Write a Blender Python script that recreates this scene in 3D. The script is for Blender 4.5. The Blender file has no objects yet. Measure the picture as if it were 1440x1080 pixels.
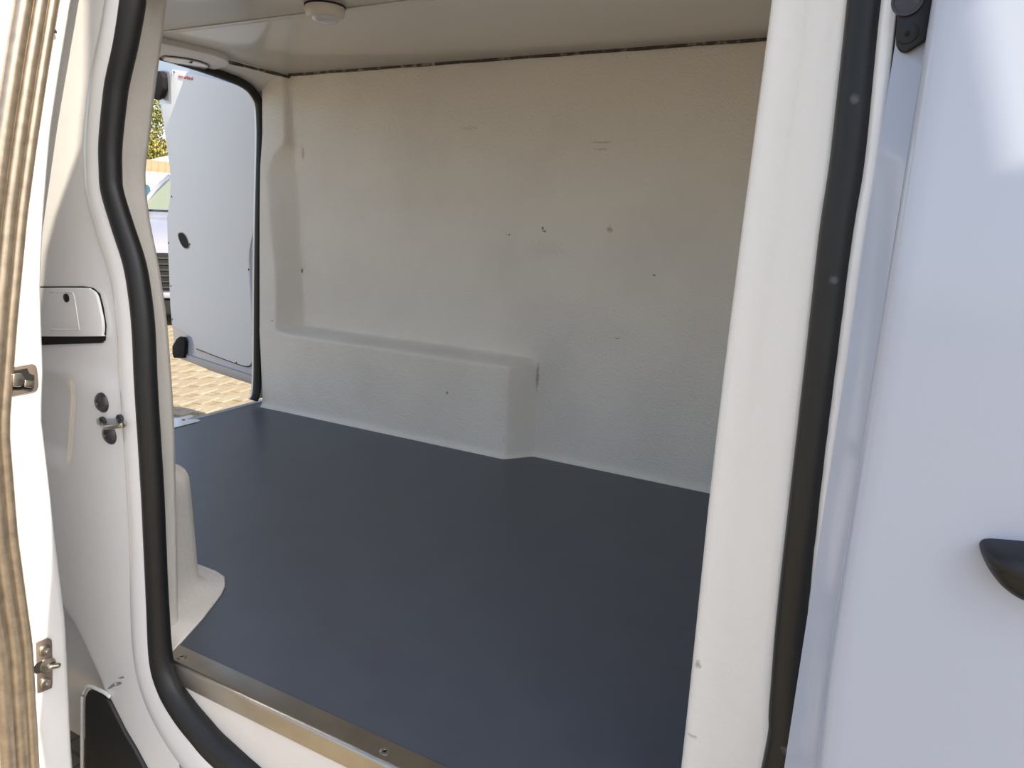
import bpy, bmesh, math, random
import numpy as np
from mathutils import Vector, Matrix
random.seed(7); np.random.seed(7)
S = bpy.context.scene
C = S.collection
# ------------------------------------------------------------------ camera, sky, sun, exposure
F = 1000.0
def _cam():
    a = np.array([-1228., 228.]) - np.array([720., 540.]); b1 = 322. - 540.
    b0 = (-F*F - a[1]*b1)/a[0]
    d1 = np.array([a[0], -a[1], -F]); d2 = np.array([b0, -b1, -F])
    ex = -d1/np.linalg.norm(d1); ey = d2/np.linalg.norm(d2)
    return np.array([ex, ey, np.cross(ex, ey)])
R = _cam()
CAM = np.array([0, -.80, .85])
cd = bpy.data.cameras.new('camera'); cam = bpy.data.objects.new('camera', cd); C.objects.link(cam)
cd.sensor_width = 36; cd.lens = 36*F/1440; cd.clip_start = .02; cd.clip_end = 300
cam.matrix_world = Matrix([list(R[i])+[CAM[i]] for i in range(3)]+[[0, 0, 0, 1]])
S.camera = cam
SUN_AZ, SUN_EL = math.radians(-20), math.radians(42)     # azimuth from +X (towards -Y is negative)
w = bpy.data.worlds.new('sky'); S.world = w; w.use_nodes = True
nt = w.node_tree; bg = nt.nodes['Background']
sky = nt.nodes.new('ShaderNodeTexSky'); sky.sky_type = 'NISHITA'; sky.sun_disc = False
sky.sun_elevation = SUN_EL; sky.sun_rotation = math.radians(90) - SUN_AZ
sky.air_density = 1.0; sky.dust_density = 2.0; sky.ozone_density = 1.0
hs = nt.nodes.new('ShaderNodeHueSaturation'); hs.inputs['Saturation'].default_value = .72
nt.links.new(sky.outputs[0], hs.inputs['Color']); nt.links.new(hs.outputs[0], bg.inputs[0]); bg.inputs[1].default_value = .36
sl = bpy.data.lights.new('sun', 'SUN'); sl.energy = 12.5; sl.angle = math.radians(.12); sl.color = (1, .89, .71)
so = bpy.data.objects.new('sun', sl); C.objects.link(so)
SD = Vector((math.cos(SUN_EL)*math.cos(SUN_AZ), math.cos(SUN_EL)*math.sin(SUN_AZ), math.sin(SUN_EL)))
so.rotation_euler = SD.to_track_quat('Z', 'Y').to_euler(); so.location = (6, -4, 8)
S.view_settings.view_transform = 'Standard'; S.view_settings.look = 'None'
S.view_settings.exposure = -0.35; S.view_settings.gamma = 1; S.view_settings.use_curve_mapping = False

# ------------------------------------------------------------------ measuring helpers (real planes in the place)
def ray(u, v): return R @ np.array([u-720., 540.-v, -F])
def at(u, v, ax, val):
    r = ray(u, v); t = (val-CAM[ax])/r[ax]; return CAM+r*t
def onplane(u, v, p0, n):
    r = ray(u, v); n = np.array(n, float); t = (np.array(p0)-CAM)@n/(r@n); return CAM+r*t
def proj(p):
    q = R.T @ (np.array(p, float)-CAM); return 720+F*q[0]/-q[2], 540-F*q[1]/-q[2]
LZ = [-.6, -.3, -.08, .15, .337, .509, .669, .825, .928, 1.032, 1.135, 1.45]
LY = [.0, -.025, -.015, 0, 0, .008, .038, .07, .095, .122, .150, .25]
def lean(z, k=.3): return k*float(np.interp(z, LZ, LY))      # the barrel of the van's side
def side(u, v, off, k=.3):
    y = off
    for _ in range(8):
        p = at(u, v, 1, y); y = .5*y+.5*(off+lean(p[2], k))
    return at(u, v, 1, y)
# ------------------------------------------------------------------ materials
def mat(name, col, rough=.5, metal=0, coat=0, bump=None, noise=None, spots=None, trans=0, emis=None):
    m = bpy.data.materials.new(name); m.use_nodes = True
    n = m.node_tree; b = n.nodes['Principled BSDF']; L = n.links.new
    b.inputs['Base Color'].default_value = (*col, 1); b.inputs['Roughness'].default_value = rough
    b.inputs['Metallic'].default_value = metal; b.inputs['Coat Weight'].default_value = coat; b.inputs['Coat Roughness'].default_value = .08
    if trans: b.inputs['Transmission Weight'].default_value = trans
    tc = n.nodes.new('ShaderNodeTexCoord')
    cur = None
    if noise:                     # (scale, other colour, low, high)
        t = n.nodes.new('ShaderNodeTexNoise'); t.inputs['Scale'].default_value = noise[0]; t.inputs['Detail'].default_value = 6
        L(tc.outputs['Object'], t.inputs['Vector'])
        r = n.nodes.new('ShaderNodeMapRange'); r.inputs[1].default_value = noise[2]; r.inputs[2].default_value = noise[3]
        L(t.outputs[0], r.inputs[0])
        x = n.nodes.new('ShaderNodeMix'); x.data_type = 'RGBA'; x.inputs[6].default_value = (*col, 1); x.inputs[7].default_value = (*noise[1], 1)
        L(r.outputs[0], x.inputs[0]); cur = x.outputs[2]
    for sp in (spots or []):      # (pos, radii, colour, strength)
        mp = n.nodes.new('ShaderNodeMapping'); mp.vector_type = 'TEXTURE'
        mp.inputs['Location'].default_value = sp[0]; mp.inputs['Scale'].default_value = sp[1]
        if len(sp) > 4: mp.inputs['Rotation'].default_value = sp[4]
        L(tc.outputs['Object'], mp.inputs['Vector'])
        ln = n.nodes.new('ShaderNodeVectorMath'); ln.operation = 'LENGTH'; L(mp.outputs[0], ln.inputs[0])
        t = n.nodes.new('ShaderNodeTexNoise'); t.inputs['Scale'].default_value = 130; t.inputs['Detail'].default_value = 3
        L(tc.outputs['Object'], t.inputs['Vector'])
        ad = n.nodes.new('ShaderNodeMath'); ad.operation = 'MULTIPLY_ADD'; ad.inputs[1].default_value = 1.6
        L(t.outputs[0], ad.inputs[0]); L(ln.outputs['Value'], ad.inputs[2])
        r = n.nodes.new('ShaderNodeMapRange'); r.inputs[1].default_value = 1.75; r.inputs[2].default_value = 1.2
        r.inputs[3].default_value = 0; r.inputs[4].default_value = sp[3]; L(ad.outputs[0], r.inputs[0])
        x = n.nodes.new('ShaderNodeMix'); x.data_type = 'RGBA'; x.inputs[7].default_value = (*sp[2], 1)
        if cur is None: x.inputs[6].default_value = (*col, 1)
        else: L(cur, x.inputs[6])
        L(r.outputs[0], x.inputs[0]); cur = x.outputs[2]
    if cur is not None: L(cur, b.inputs['Base Color'])
    if bump:                      # (scale, strength, distance)
        t = n.nodes.new('ShaderNodeTexNoise'); t.inputs['Scale'].default_value = bump[0]; t.inputs['Detail'].default_value = 5
        L(tc.outputs['Object'], t.inputs['Vector'])
        bp = n.nodes.new('ShaderNodeBump'); bp.inputs['Strength'].default_value = bump[1]; bp.inputs['Distance'].default_value = bump[2]
        L(t.outputs[0], bp.inputs['Height']); L(bp.outputs[0], b.inputs['Normal'])
    if emis: b.inputs['Emission Color'].default_value = (*emis[:3], 1); b.inputs['Emission Strength'].default_value = emis[3]
    return m
def P(u, v, y=1.42): return tuple(at(u, v, 1, y))
DK = (.06, .05, .045)
marks = [(P(763, 321), (.006, .02, .007), DK, .9), (P(766, 325), (.010, .02, .004), DK, .7), (P(716, 330), (.006, .02, .004), DK, .8),
         (P(848, 200), (.045, .02, .004), (.45, .41, .35), .6), (P(845, 210), (.03, .02, .004), (.45, .41, .35), .5),
         (P(857, 322), (.012, .02, .014), (.3, .27, .24), .6), (P(630, 552, 1.34), (.007, .02, .009), (.1, .08, .05), .9),
         (P(755, 530, 1.41), (.006, .03, .06), (.16, .10, .05), .55), (P(868, 476), (.016, .02, .003), DK, .6),
         (P(920, 387), (.006, .02, .003), DK, .7), (P(423, 381, 1.41), (.006, .05, .012), (.14, .09, .05), .8),
         (P(768, 350), (.09, .02, .045), (.62, .59, .54), .25), (P(840, 470), (.16, .02, .10), (.68, .66, .64), .22),
         (P(780, 500), (.10, .02, .10), (.64, .62, .60), .25), (P(426, 215), (.010, .03, .035), (.4, .37, .33), .6),
         (P(712, 616, 1.35), (.005, .03, .012), (.2, .17, .14), .7), (P(660, 180), (.04, .02, .010), (.58, .55, .50), .35),
         (P(712, 330), (.004, .02, .004), DK, .5), (P(384, 451, 1.34), (.008, .02, .004), DK, .8)]
M = {}
M['lining'] = mat('white fibreglass lining', (.84, .81, .755), .45, bump=(140, .75, .004), noise=(3, (.75, .72, .675), .42, .75), spots=marks)
M['lining2'] = mat('white textured lining', (.83, .81, .78), .42, bump=(75, .42, .004), noise=(5, (.76, .745, .72), .45, .8))
M['paint'] = mat('white paint', (.87, .87, .88), .22, coat=.6, noise=(30, (.855, .855, .865), .5, .7))
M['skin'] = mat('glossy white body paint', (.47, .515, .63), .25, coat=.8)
M['door_in'] = mat('white door inner panel', (.78, .80, .83), .5)
M['ceil'] = mat('glossy ceiling panel', (.76, .735, .69), .30, coat=.35, bump=(4, .10, .01))
M['floor'] = mat('grey rubber floor', (.090, .106, .134), .36, bump=(160, .12, .002), noise=(9, (.083, .095, .124), .35, .7))
M['rubber'] = mat('black rubber seal', (.006, .006, .007), .5, noise=(60, (.009, .009, .010), .5, .8), bump=(25, .08, .002))
M['black'] = mat('black plastic', (.006, .006, .008), .45, bump=(250, .15, .001))
M['matte'] = mat('matte black plastic', (.003, .003, .004), .85)
M['dark'] = mat('dark gap', (.006, .006, .006), .8)
M['steel'] = mat('brushed steel', (.50, .47, .42), .30, 1, noise=(14, (.43, .40, .36), .4, .7), bump=(40, .05, .001))
M['chrome'] = mat('zinc plated metal', (.55, .51, .44), .28, 1, noise=(120, (.22, .19, .15), .5, .8))
M['brown'] = mat('brown plated metal', (.30, .24, .21), .38, .7)
M['strip'] = mat('worn weatherstrip', (.36, .30, .235), .28, .75, noise=(60, (.25, .21, .17), .38, .72))
M['bolt'] = mat('grey rubber plug', (.05, .05, .055), .35, .3, noise=(150, (.10, .10, .105), .5, .8))
M['sealant'] = mat('dirty sealant', (.055, .045, .035), .7, noise=(45, (.40, .36, .31), .52, .72))
M['flange'] = mat('cream sill panel', (.80, .76, .72), .35, coat=.3)
M['grey'] = mat('grey metal strip', (.45, .45, .47), .4, .3)
M['liner'] = mat('black wheel arch liner', (.014, .014, .015), .55, bump=(60, .3, .003))
M['scuff'] = mat('scraped primer', (.20, .21, .26), .6, noise=(120, (.6, .6, .64), .5, .6))
M['lens'] = mat('clear lens', (.75, .75, .8), .08, coat=1, bump=(200, .6, .003))
M['lampbody'] = mat('cream lamp body', (.78, .74, .66), .35)
M['red'] = mat('red print', (.55, .05, .07), .5)
M['asphalt'] = mat('sandy ground', (.228, .175, .098), .85, noise=(1.5, (.205, .157, .09), .4, .7), bump=(40, .4, .01))
M['paver'] = mat('sandy paver', (.275, .23, .165), .85, noise=(25, (.235, .193, .135), .4, .7), bump=(70, .5, .004))
M['paver2'] = mat('pale paver', (.305, .26, .19), .85, noise=(25, (.26, .218, .155), .4, .7), bump=(70, .5, .004))
M['joint'] = mat('joint sand', (.18, .15, .11), .9)
M['leaf'] = mat('yellow green leaf', (.27, .235, .05), .55)
M['leaf2'] = mat('green leaf', (.12, .15, .05), .55)
M['bark'] = mat('bark', (.20, .14, .09), .9, bump=(12, .8, .03))
M['concrete'] = mat('concrete', (.42, .41, .38), .9, bump=(30, .5, .01))
M['wood'] = mat('orange brown boards', (.33, .22, .14), .8, noise=(6, (.26, .18, .11), .4, .7))
M['carpaint'] = mat('lavender white car paint', (.26, .265, .32), .2, coat=1)
M['vanpaint'] = mat('white paint of parked van', (.50, .50, .49), .3, coat=.6)
M['glass'] = mat('tinted glass', (.03, .085, .13), .06, coat=1)
M['glassg'] = mat('greenish windscreen', (.20, .23, .16), .08, coat=1)
M['roof'] = mat('pale roof', (.7, .71, .74), .5)
M['tail'] = mat('dark red lamp', (.20, .02, .02), .2, coat=1)
# ------------------------------------------------------------------ mesh helpers
def link(name, me, m, parent=None, kind=None, smooth=False):
    o = bpy.data.objects.new(name, me); C.objects.link(o)
    if m: me.materials.append(M[m] if isinstance(m, str) else m)
    if parent is not None:
        o.parent = parent
        if parent.name == 'van': o.matrix_parent_inverse = Matrix.Translation(-parent.location)   # its parts are modelled in place
    if kind: o['kind'] = kind
    if smooth:
        for p in me.polygons: p.use_smooth = True
    return o
def mesh(name, vs, fs, m, parent=None, kind=None, smooth=False):
    me = bpy.data.meshes.new(name); me.from_pydata([tuple(map(float, v)) for v in vs], [], fs); me.update()
    bm = bmesh.new(); bm.from_mesh(me); bmesh.ops.remove_doubles(bm, verts=bm.verts, dist=1e-6)
    bmesh.ops.recalc_face_normals(bm, faces=bm.faces); bm.to_mesh(me); bm.free()
    return link(name, me, m, parent, kind, smooth)
def sharp(o, ang=35):
    md = o.modifiers.new('edge', 'EDGE_SPLIT'); md.split_angle = math.radians(ang); return o
def bevel(o, w, seg=3, ang=30):
    md = o.modifiers.new('bevel', 'BEVEL'); md.width = w; md.segments = seg; md.limit_method = 'ANGLE'; md.angle_limit = math.radians(ang)
    for p in o.data.polygons: p.use_smooth = True
    return o
def solid(o, t, off=-1):
    md = o.modifiers.new('thickness', 'SOLIDIFY'); md.thickness = t; md.offset = off; return o
def box(name, lo, hi, m, parent=None, kind=None, bev=0):
    x0, y0, z0 = lo; x1, y1, z1 = hi
    v = [(x0, y0, z0), (x1, y0, z0), (x1, y1, z0), (x0, y1, z0), (x0, y0, z1), (x1, y0, z1), (x1, y1, z1), (x0, y1, z1)]
    f = [(0, 3, 2, 1), (4, 5, 6, 7), (0, 1, 5, 4), (1, 2, 6, 5), (2, 3, 7, 6), (3, 0, 4, 7)]
    o = mesh(name, v, f, m, parent, kind)
    if bev: bevel(o, bev)
    return o
def loft(name, rows, m, parent=None, kind=None, smooth=True, closed=False, cap=False):
    n = len(rows[0]); vs = [p for r in rows for p in r]; fs = []
    for i in range(len(rows)-1):
        for j in range(n if closed else n-1):
            k = (j+1) % n; fs.append((i*n+j, i*n+k, (i+1)*n+k, (i+1)*n+j))
    if cap: fs += [tuple(range(n)), tuple(range((len(rows)-1)*n, len(rows)*n))]
    return mesh(name, vs, fs, m, parent, kind, smooth)
def prism(name, pts, nrm, t, m, parent=None, bev=0, kind=None):      # pts 3-D outline, extruded by nrm*t
    nrm = np.array(nrm, float); nrm /= np.linalg.norm(nrm); n = len(pts)
    v = [np.array(p) for p in pts]+[np.array(p)+nrm*t for p in pts]
    f = [tuple(range(n)), tuple(range(n, 2*n))]+[(i, (i+1) % n, n+(i+1) % n, n+i) for i in range(n)]
    o = mesh(name, v, f, m, parent, kind)
    if bev: bevel(o, bev)
    return o
def catmull(P_, n=8, closed=False):
    P_ = [np.array(p, float) for p in P_]; out = []
    N = len(P_); rng = range(N if closed else N-1)
    for i in rng:
        g = (lambda k: P_[k % N]) if closed else (lambda k: P_[min(max(k, 0), N-1)])
        a, b, c, d = g(i-1), g(i), g(i+1), g(i+2)
        for j in range(n):
            t = j/n; out.append(.5*((2*b)+(c-a)*t+(2*a-5*b+4*c-d)*t*t+(3*b-a-3*c+d)*t**3))
    if not closed: out.append(P_[-1])
    return out
def tube(name, path, rad, m, parent=None, seg=12, squash=1, sqdir=(0, 1, 0), closed=False, kind=None):
    rows = []; N = len(path); sq = np.array(sqdir, float)
    rad = rad if hasattr(rad, '__len__') else [rad]*N
    for i in range(N):
        if closed: t = path[(i+1) % N]-path[i-1]
        else: t = path[min(i+1, N-1)]-path[max(i-1, 0)]
        t = t/np.linalg.norm(t)
        b = sq-t*(sq@t); b /= np.linalg.norm(b); a = np.cross(t, b)
        rows.append([path[i]+rad[i]*(math.cos(q)*a+squash*math.sin(q)*b) for q in np.linspace(0, 2*math.pi, seg, endpoint=False)])
    if closed: rows.append(rows[0])
    return loft(name, rows, m, parent, kind, True, True, not closed)
def disc(name, c, axis, prof, m, parent=None, seg=28, kind=None):    # lathe: prof = [(radius, height)...]
    c = np.array(c, float); ax = np.array(axis, float); ax /= np.linalg.norm(ax)
    a = np.cross(ax, [0, 0, 1.]) if abs(ax[2]) < .9 else np.cross(ax, [1., 0, 0]); a /= np.linalg.norm(a); b = np.cross(ax, a)
    rows = [[c+ax*h+r*(math.cos(q)*a+math.sin(q)*b) for q in np.linspace(0, 2*math.pi, seg, endpoint=False)] for r, h in prof]
    return sharp(loft(name, rows, m, parent, kind, True, True, True), 40)
def empty(name, loc, label=None, cat=None, group=None):
    o = bpy.data.objects.new(name, None); C.objects.link(o); o.location = loc
    if label: o['label'] = label
    if cat: o['category'] = cat
    if group: o['group'] = group
    return o
def tag(o, label, cat=None, group=None):
    o['label'] = label
    if cat: o['category'] = cat
    if group: o['group'] = group
    return o
def blur(a, k):
    ker = np.exp(-.5*(np.arange(-3*k, 3*k+1)/k)**2); ker /= ker.sum()
    p = np.pad(a, 3*k, mode='edge')
    p = np.apply_along_axis(lambda r: np.convolve(r, ker, 'valid'), 0, p)
    return np.apply_along_axis(lambda r: np.convolve(r, ker, 'valid'), 1, p)
def field(name, xs, zs, Y, m, parent=None, kind=None):               # height field y(x, z)
    X, Z = np.meshgrid(xs, zs, indexing='ij'); v = np.stack([X, Y, Z], -1).reshape(-1, 3)
    n, k = len(xs), len(zs)
    me = bpy.data.meshes.new(name)
    I = np.arange(n*k).reshape(n, k); f = np.stack([I[:-1, :-1], I[1:, :-1], I[1:, 1:], I[:-1, 1:]], -1).reshape(-1, 4)
    me.from_pydata(v.tolist(), [], f.tolist()); me.update()
    return link(name, me, m, parent, kind, True)
H = 1.352
# ------------------------------------------------------------------ ground
GZ = -.58
ground = box('ground', (-120, -120, GZ-.3), (120, 120, GZ-.012), 'asphalt', kind='structure')
g_ = M['asphalt'].node_tree; bk_ = g_.nodes.new('ShaderNodeTexBrick'); tc9 = g_.nodes.new('ShaderNodeTexCoord')
bk_.inputs['Scale'].default_value = 1; bk_.inputs['Brick Width'].default_value = .2; bk_.inputs['Row Height'].default_value = .1; bk_.inputs['Mortar Size'].default_value = .005
bk_.inputs['Color1'].default_value = (.27, .215, .135, 1); bk_.inputs['Color2'].default_value = (.235, .19, .12, 1); bk_.inputs['Mortar'].default_value = (.15, .12, .08, 1)
g_.links.new(tc9.outputs['Object'], bk_.inputs['Vector']); g_.links.new(bk_.outputs['Color'], g_.nodes['Principled BSDF'].inputs['Base Color'])
pav = empty('paving', (0, 0, 0)); pav['kind'] = 'structure'
pav['label'] = 'sandy herringbone block paving behind the open rear door'
vis = [(228, 452), (300, 470), (362, 520), (368, 566), (300, 592), (232, 612)]
def inpoly(x, y, P_):
    c = False; n = len(P_)
    for i in range(n):
        (x1, y1), (x2, y2) = P_[i], P_[i-1]
        if (y1 > y) != (y2 > y) and x < (x2-x1)*(y-y1)/(y2-y1)+x1: c = not c
    return c
pl, pw = .20, .10
def paver_mesh(m):
    a, b, h, e = pl/2-.004, pw/2-.004, .06, .006
    v = [(-a, -b, -h), (a, -b, -h), (a, b, -h), (-a, b, -h), (-a, -b, -e), (a, -b, -e), (a, b, -e), (-a, b, -e),
         (-a+e, -b+e, 0), (a-e, -b+e, 0), (a-e, b-e, 0), (-a+e, b-e, 0)]
    f = [(0, 1, 5, 4), (1, 2, 6, 5), (2, 3, 7, 6), (3, 0, 4, 7), (4, 5, 9, 8), (5, 6, 10, 9), (6, 7, 11, 10), (7, 4, 8, 11), (8, 9, 10, 11)]
    me = bpy.data.meshes.new('paver'); me.from_pydata(v, [], f); me.update(); me.materials.append(M[m]); return me, v, f
pmA, pv, pf = paver_mesh('paver'); pmB, _, _ = paver_mesh('paver2')
ang = math.radians(8); ca, sa = math.cos(ang), math.sin(ang)
near, far = [], []
for i in range(-60, 60):                      # herringbone bond: pairs (horizontal, vertical) on a diagonal lattice
    for j in range(-120, 120):
        for kd in (0, 1):
            bx = i*.4+j*.1; by = j*.1        # lattice (4w,0),(w,w)
            if kd == 0: cx, cy, a = bx+.1, by+.05, 0
            else: cx, cy, a = bx+.25, by-.0+.0, math.pi/2
            if kd == 1: cx, cy = bx+.25, by+.10-.05+.05
            X = -5.0+cx*ca-cy*sa; Y = 3.0+cx*sa+cy*ca
            if not (-9.5 < X < 1.6 and -3.0 < Y < 7.5) or (-2.2 < X and 0 < Y < 1.5): continue
            u, v = proj((X, Y, GZ))
            (near if inpoly(u, v, vis) else far).append((X, Y, a+ang))
near.sort(key=lambda p: (p[0]+0)**2+(p[1]+.8)**2)
far += near[300:]; near = near[:300]
for X, Y, a in near:
    o = bpy.data.objects.new('paver', pmA if random.random() < .6 else pmB); C.objects.link(o); o.parent = pav
    o.location = (X, Y, GZ+random.uniform(-.0015, .0015)); o.rotation_euler = (random.uniform(-.01, .01), random.uniform(-.01, .01), a)
vs, fs = [], []
for X, Y, a in far:
    b = len(vs); c_, s_ = math.cos(a), math.sin(a); dz = random.uniform(-.0015, .0015)
    vs += [(X+x*c_-y*s_, Y+x*s_+y*c_, GZ+z+dz) for x, y, z in pv]; fs += [tuple(b+q for q in t) for t in pf]
me = bpy.data.meshes.new('pavers'); me.from_pydata(vs, [], fs); me.update()
o = link('distant_pavers', me, 'paver', pav, 'stuff')
# ------------------------------------------------------------------ cargo room
van = empty('van', (-.7, .7, GZ), 'white insulated panel van with open side and rear doors', 'van')
floor = box('floor', (-2.40, .0, -.04), (-.03, 1.46, 0), 'floor', kind='structure'); floor['label'] = 'smooth dark blue grey rubber floor'
# far wall: one moulded lining with the wheel box and the rear pillar
xs = np.arange(-2.336, -.04, .004); zs = np.arange(0, H+.004, .004)
Xg, Zg = np.meshgrid(xs, zs, indexing='ij')
rx = np.clip((-1.062-Xg)/.072, 0, 1); rz = np.clip((.349-Zg)/.006, 0, 1)
bulge = .088*rx*rz
ez = [(396, 460), (391, 376), (378, 287), (374, 243), (380, 217), (396, 198), (398, 154), (401, 108)]
pe = [at(u, v, 1, 1.365) for u, v in ez]; pe_z = [p[2] for p in pe][::1]; pe_x = [p[0] for p in pe]
xe = np.interp(Zg, pe_z, pe_x) if pe_z[0] < pe_z[-1] else np.interp(Zg, pe_z[::-1], pe_x[::-1])
dp = np.interp(Zg, [0, .22, .35, .8, 1.0, 1.13, 1.25, 1.352], [.09, .088, .086, .06, .045, .026, .020, .020])
xc = np.interp(Zg, [0, .35, .9, 1.05, 1.352], [-2.165, -2.165, -2.175, -2.19, -2.20])
pillar = dp*np.clip((xc-Xg)/np.maximum(xc-xe, .02), 0, 1)
D = blur(np.maximum(bulge, pillar), 2)
D += .015*np.exp(-np.maximum(Zg-.003, 0)/.006)                    # little cove at the floor
wall = field('wall_back', xs, zs, 1.42-D, 'lining', kind='structure')
box('wall_back_core', (-2.30, 1.43, -.04), (-.03, 1.47, H+.03), 'lining2', kind='structure').name = 'trim_8'
wall['label'] = 'white fibreglass side wall lining with a moulded wheel box'
wf = box('wall_front', (-.10, .03, 0), (-.03, 1.47, H+.03), 'lining2', kind='structure')
wn = box('wall_left', (-2.30, .10, 0), (-1.42, .14, H+.02), 'lining2', kind='structure')
# near wheel box with its flange
def rr(x0, x1, y0, y1, r, n=6, z=0):
    out = []
    for cx, cy, a0 in ((x1-r, y1-r, 0), (x0+r, y1-r, 90), (x0+r, y0+r, 180), (x1-r, y0+r, 270)):
        for k in range(n+1):
            a = math.radians(a0+90*k/n); out.append(np.array([cx+r*math.cos(a), cy+r*math.sin(a), z]))
    return out
# flange corner and box measured on the floor
f1 = at(258, 908, 2, .004); f2 = at(312, 838, 2, .004)
sil = [(290, 825, .178), (287, 790, .173), (282.5, 735, .167), (278.5, 690, .160), (276, 669, .152)]
base = [at(u, v, 1, y) for u, v, y in sil]
def foot(xA, yA, z, o=0):
    d = .88*o; e = .47*o                                   # offset along the slanted front
    return [np.array(p+(z,)) for p in ((-2.2, -.02), (-2.2, yA+o), (xA-.09, yA+o), (xA-.045+e*.3, yA+o), (xA-.022+d*.5, yA-.003+o*.9), (xA-.006+d*.8, yA-.013+e*1.3), (xA+.006+d, yA-.034+e), (xA+.052+d, yA-.12+e), (xA+.10+d, -.025))]
xb, yb = base[0][0], .178
rows = [foot(xb, yb, 0, .058), foot(xb, yb, .004, .058), foot(xb, yb, .0055, .055), foot(xb, yb, .009, .022), foot(xb, yb, .018, .006), foot(xb, yb, .03, .0)]
for p, (u, v, y) in zip(base[1:], sil[1:]): rows.append(foot(p[0], y, max(p[2], .05)))
pt = base[-1]
for dz, o in ((.012, -.005), (.022, -.014), (.028, -.028), (.031, -.05)): rows.append(foot(pt[0], .152, pt[2]+dz, o))
wb = loft('wall_left_wheel_box', rows, 'lining2', kind='structure', closed=True, cap=True)
wb.name = 'trim_1'; wb['label'] = 'white moulded wheel box with flange beside the side sill'
# ceiling: two glossy panels, cover strip and sealant lines
ceil = box('ceiling', (-2.20, .0, H+.012), (-.03, 1.47, H+.04), 'ceil', kind='structure'); ceil['label'] = 'glossy off-white ceiling in two panels'
s0, s1 = at(220, 40, 2, H), at(620, 0, 2, H)
ys = (s0[1]+s1[1])/2
box('ceiling_panel', (-2.198, .0, H), (-.03, ys-.002, H+.014), 'ceil', ceil, bev=.002)
box('ceiling_panel', (-2.198, ys+.002, H), (-.03, 1.44, H+.014), 'ceil', ceil, bev=.002)
box('cover_strip', (-2.198, ys+.0, H-.003), (-.03, ys+.020, H+.001), 'ceil', ceil, bev=.001)
def bead(name, a, b, wd, nrm):
    a, b, nrm = np.array(a), np.array(b), np.array(nrm, float); n = 70; rows = []
    dirv = (b-a)/np.linalg.norm(b-a); sidev = np.cross(dirv, nrm)
    for i in range(n+1):
        p = a+(b-a)*i/n; k = wd*(1+.10*math.sin(i*.7)+.08*random.uniform(-1, 1))
        rows.append([p+sidev*k*math.cos(q)+nrm*k*.6*math.sin(q) for q in np.linspace(0, math.pi*2, 8, endpoint=False)])
    return loft(name, rows, 'sealant', None, 'structure', closed=True, cap=True)
bead('trim_2', (-2.20, 1.414, H-.003), (-.05, 1.414, H-.003), .0062, (0, -.7, -.7))['label'] = 'dark dirty sealant line along the ceiling'
bead('trim_3', (-2.194, .05, H-.012), (-2.194, 1.41, H-.012), .0065, (.7, 0, -.7))['label'] = 'dark sealant line at the rear edge of the ceiling'
# rear header between ceiling and rear opening
rs = [(222, 78), (255, 87), (290, 98), (331, 113), (348, 122), (355, 129), (361, 138), (365, 149), (366.5, 175), (366.5, 208), (364.5, 300), (363, 400), (362.5, 480), (361.5, 545), (357, 563)]
rp = [at(u, v, 0, -2.36) for u, v in rs]
rp = [np.array([-2.36, -.25, rp[0][2]+.0]), np.array([-2.36, .3, rp[0][2]])]+rp
rcm = catmull(rp, 6)
rows = []
top = [(float(p[1]), float(p[2])) for p in rp[:9]]
for k in range(0, 9):
    t = k/8
    row = []
    for (yy, zz) in top:
        zt = zz+.012; yt = min(yy+.003, 1.41)
        a = np.array([-2.20, min(yy+.0*t, 1.42), H]); 
        if zz < 1.30: a = np.array([-2.20, 1.425, H-.0])
        b = np.array([-2.372, yt, zt])
        p = a*(1-t)+b*t; p[2] += .003*math.sin(math.pi*t); row.append(p)
    rows.append(row)
hd = loft('trim_4', rows, 'lining2', None, 'structure'); solid(hd, .02, 1); hd['label'] = 'white lining header above the rear door opening'
hz = 1.333
hx = [at(u, v, 2, hz) for u, v in ((196, 52), (222, 60), (300, 78), (317, 84), (322, 89), (318, 94), (304, 98), (284, 97), (240, 84), (196, 75))]
hc = prism('trim_5', hx, (0, 0, 1), .02, 'lining2', None, .003, 'structure'); hc['label'] = 'raised rounded cover on the rear header'
c0 = at(262, 89, 2, hz-.002)
ov = [at(u, v, 2, hz-.001) for u, v in ((229, 82), (233, 79), (246, 80), (262, 82), (280, 86), (290, 90), (293, 93), (288, 96), (272, 95), (252, 91), (238, 87))]
ovo = prism('header_badge', ov, (0, 0, -1), .005, 'paint', hc, .0015); ovo.name = 'oval_plate'
prism('oval_groove', [np.array(c0)+(np.array(p)-np.array(c0))*1.09+np.array([0, 0, -.0]) for p in ov], (0, 0, -1), .002, 'bolt', hc)
tr = [at(u, v, 2, hz-.007) for u, v in ((265, 88), (271, 86), (270, 89))]
prism('arrow_mark', tr, (0, 0, -1), .001, 'dark', hc)
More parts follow.
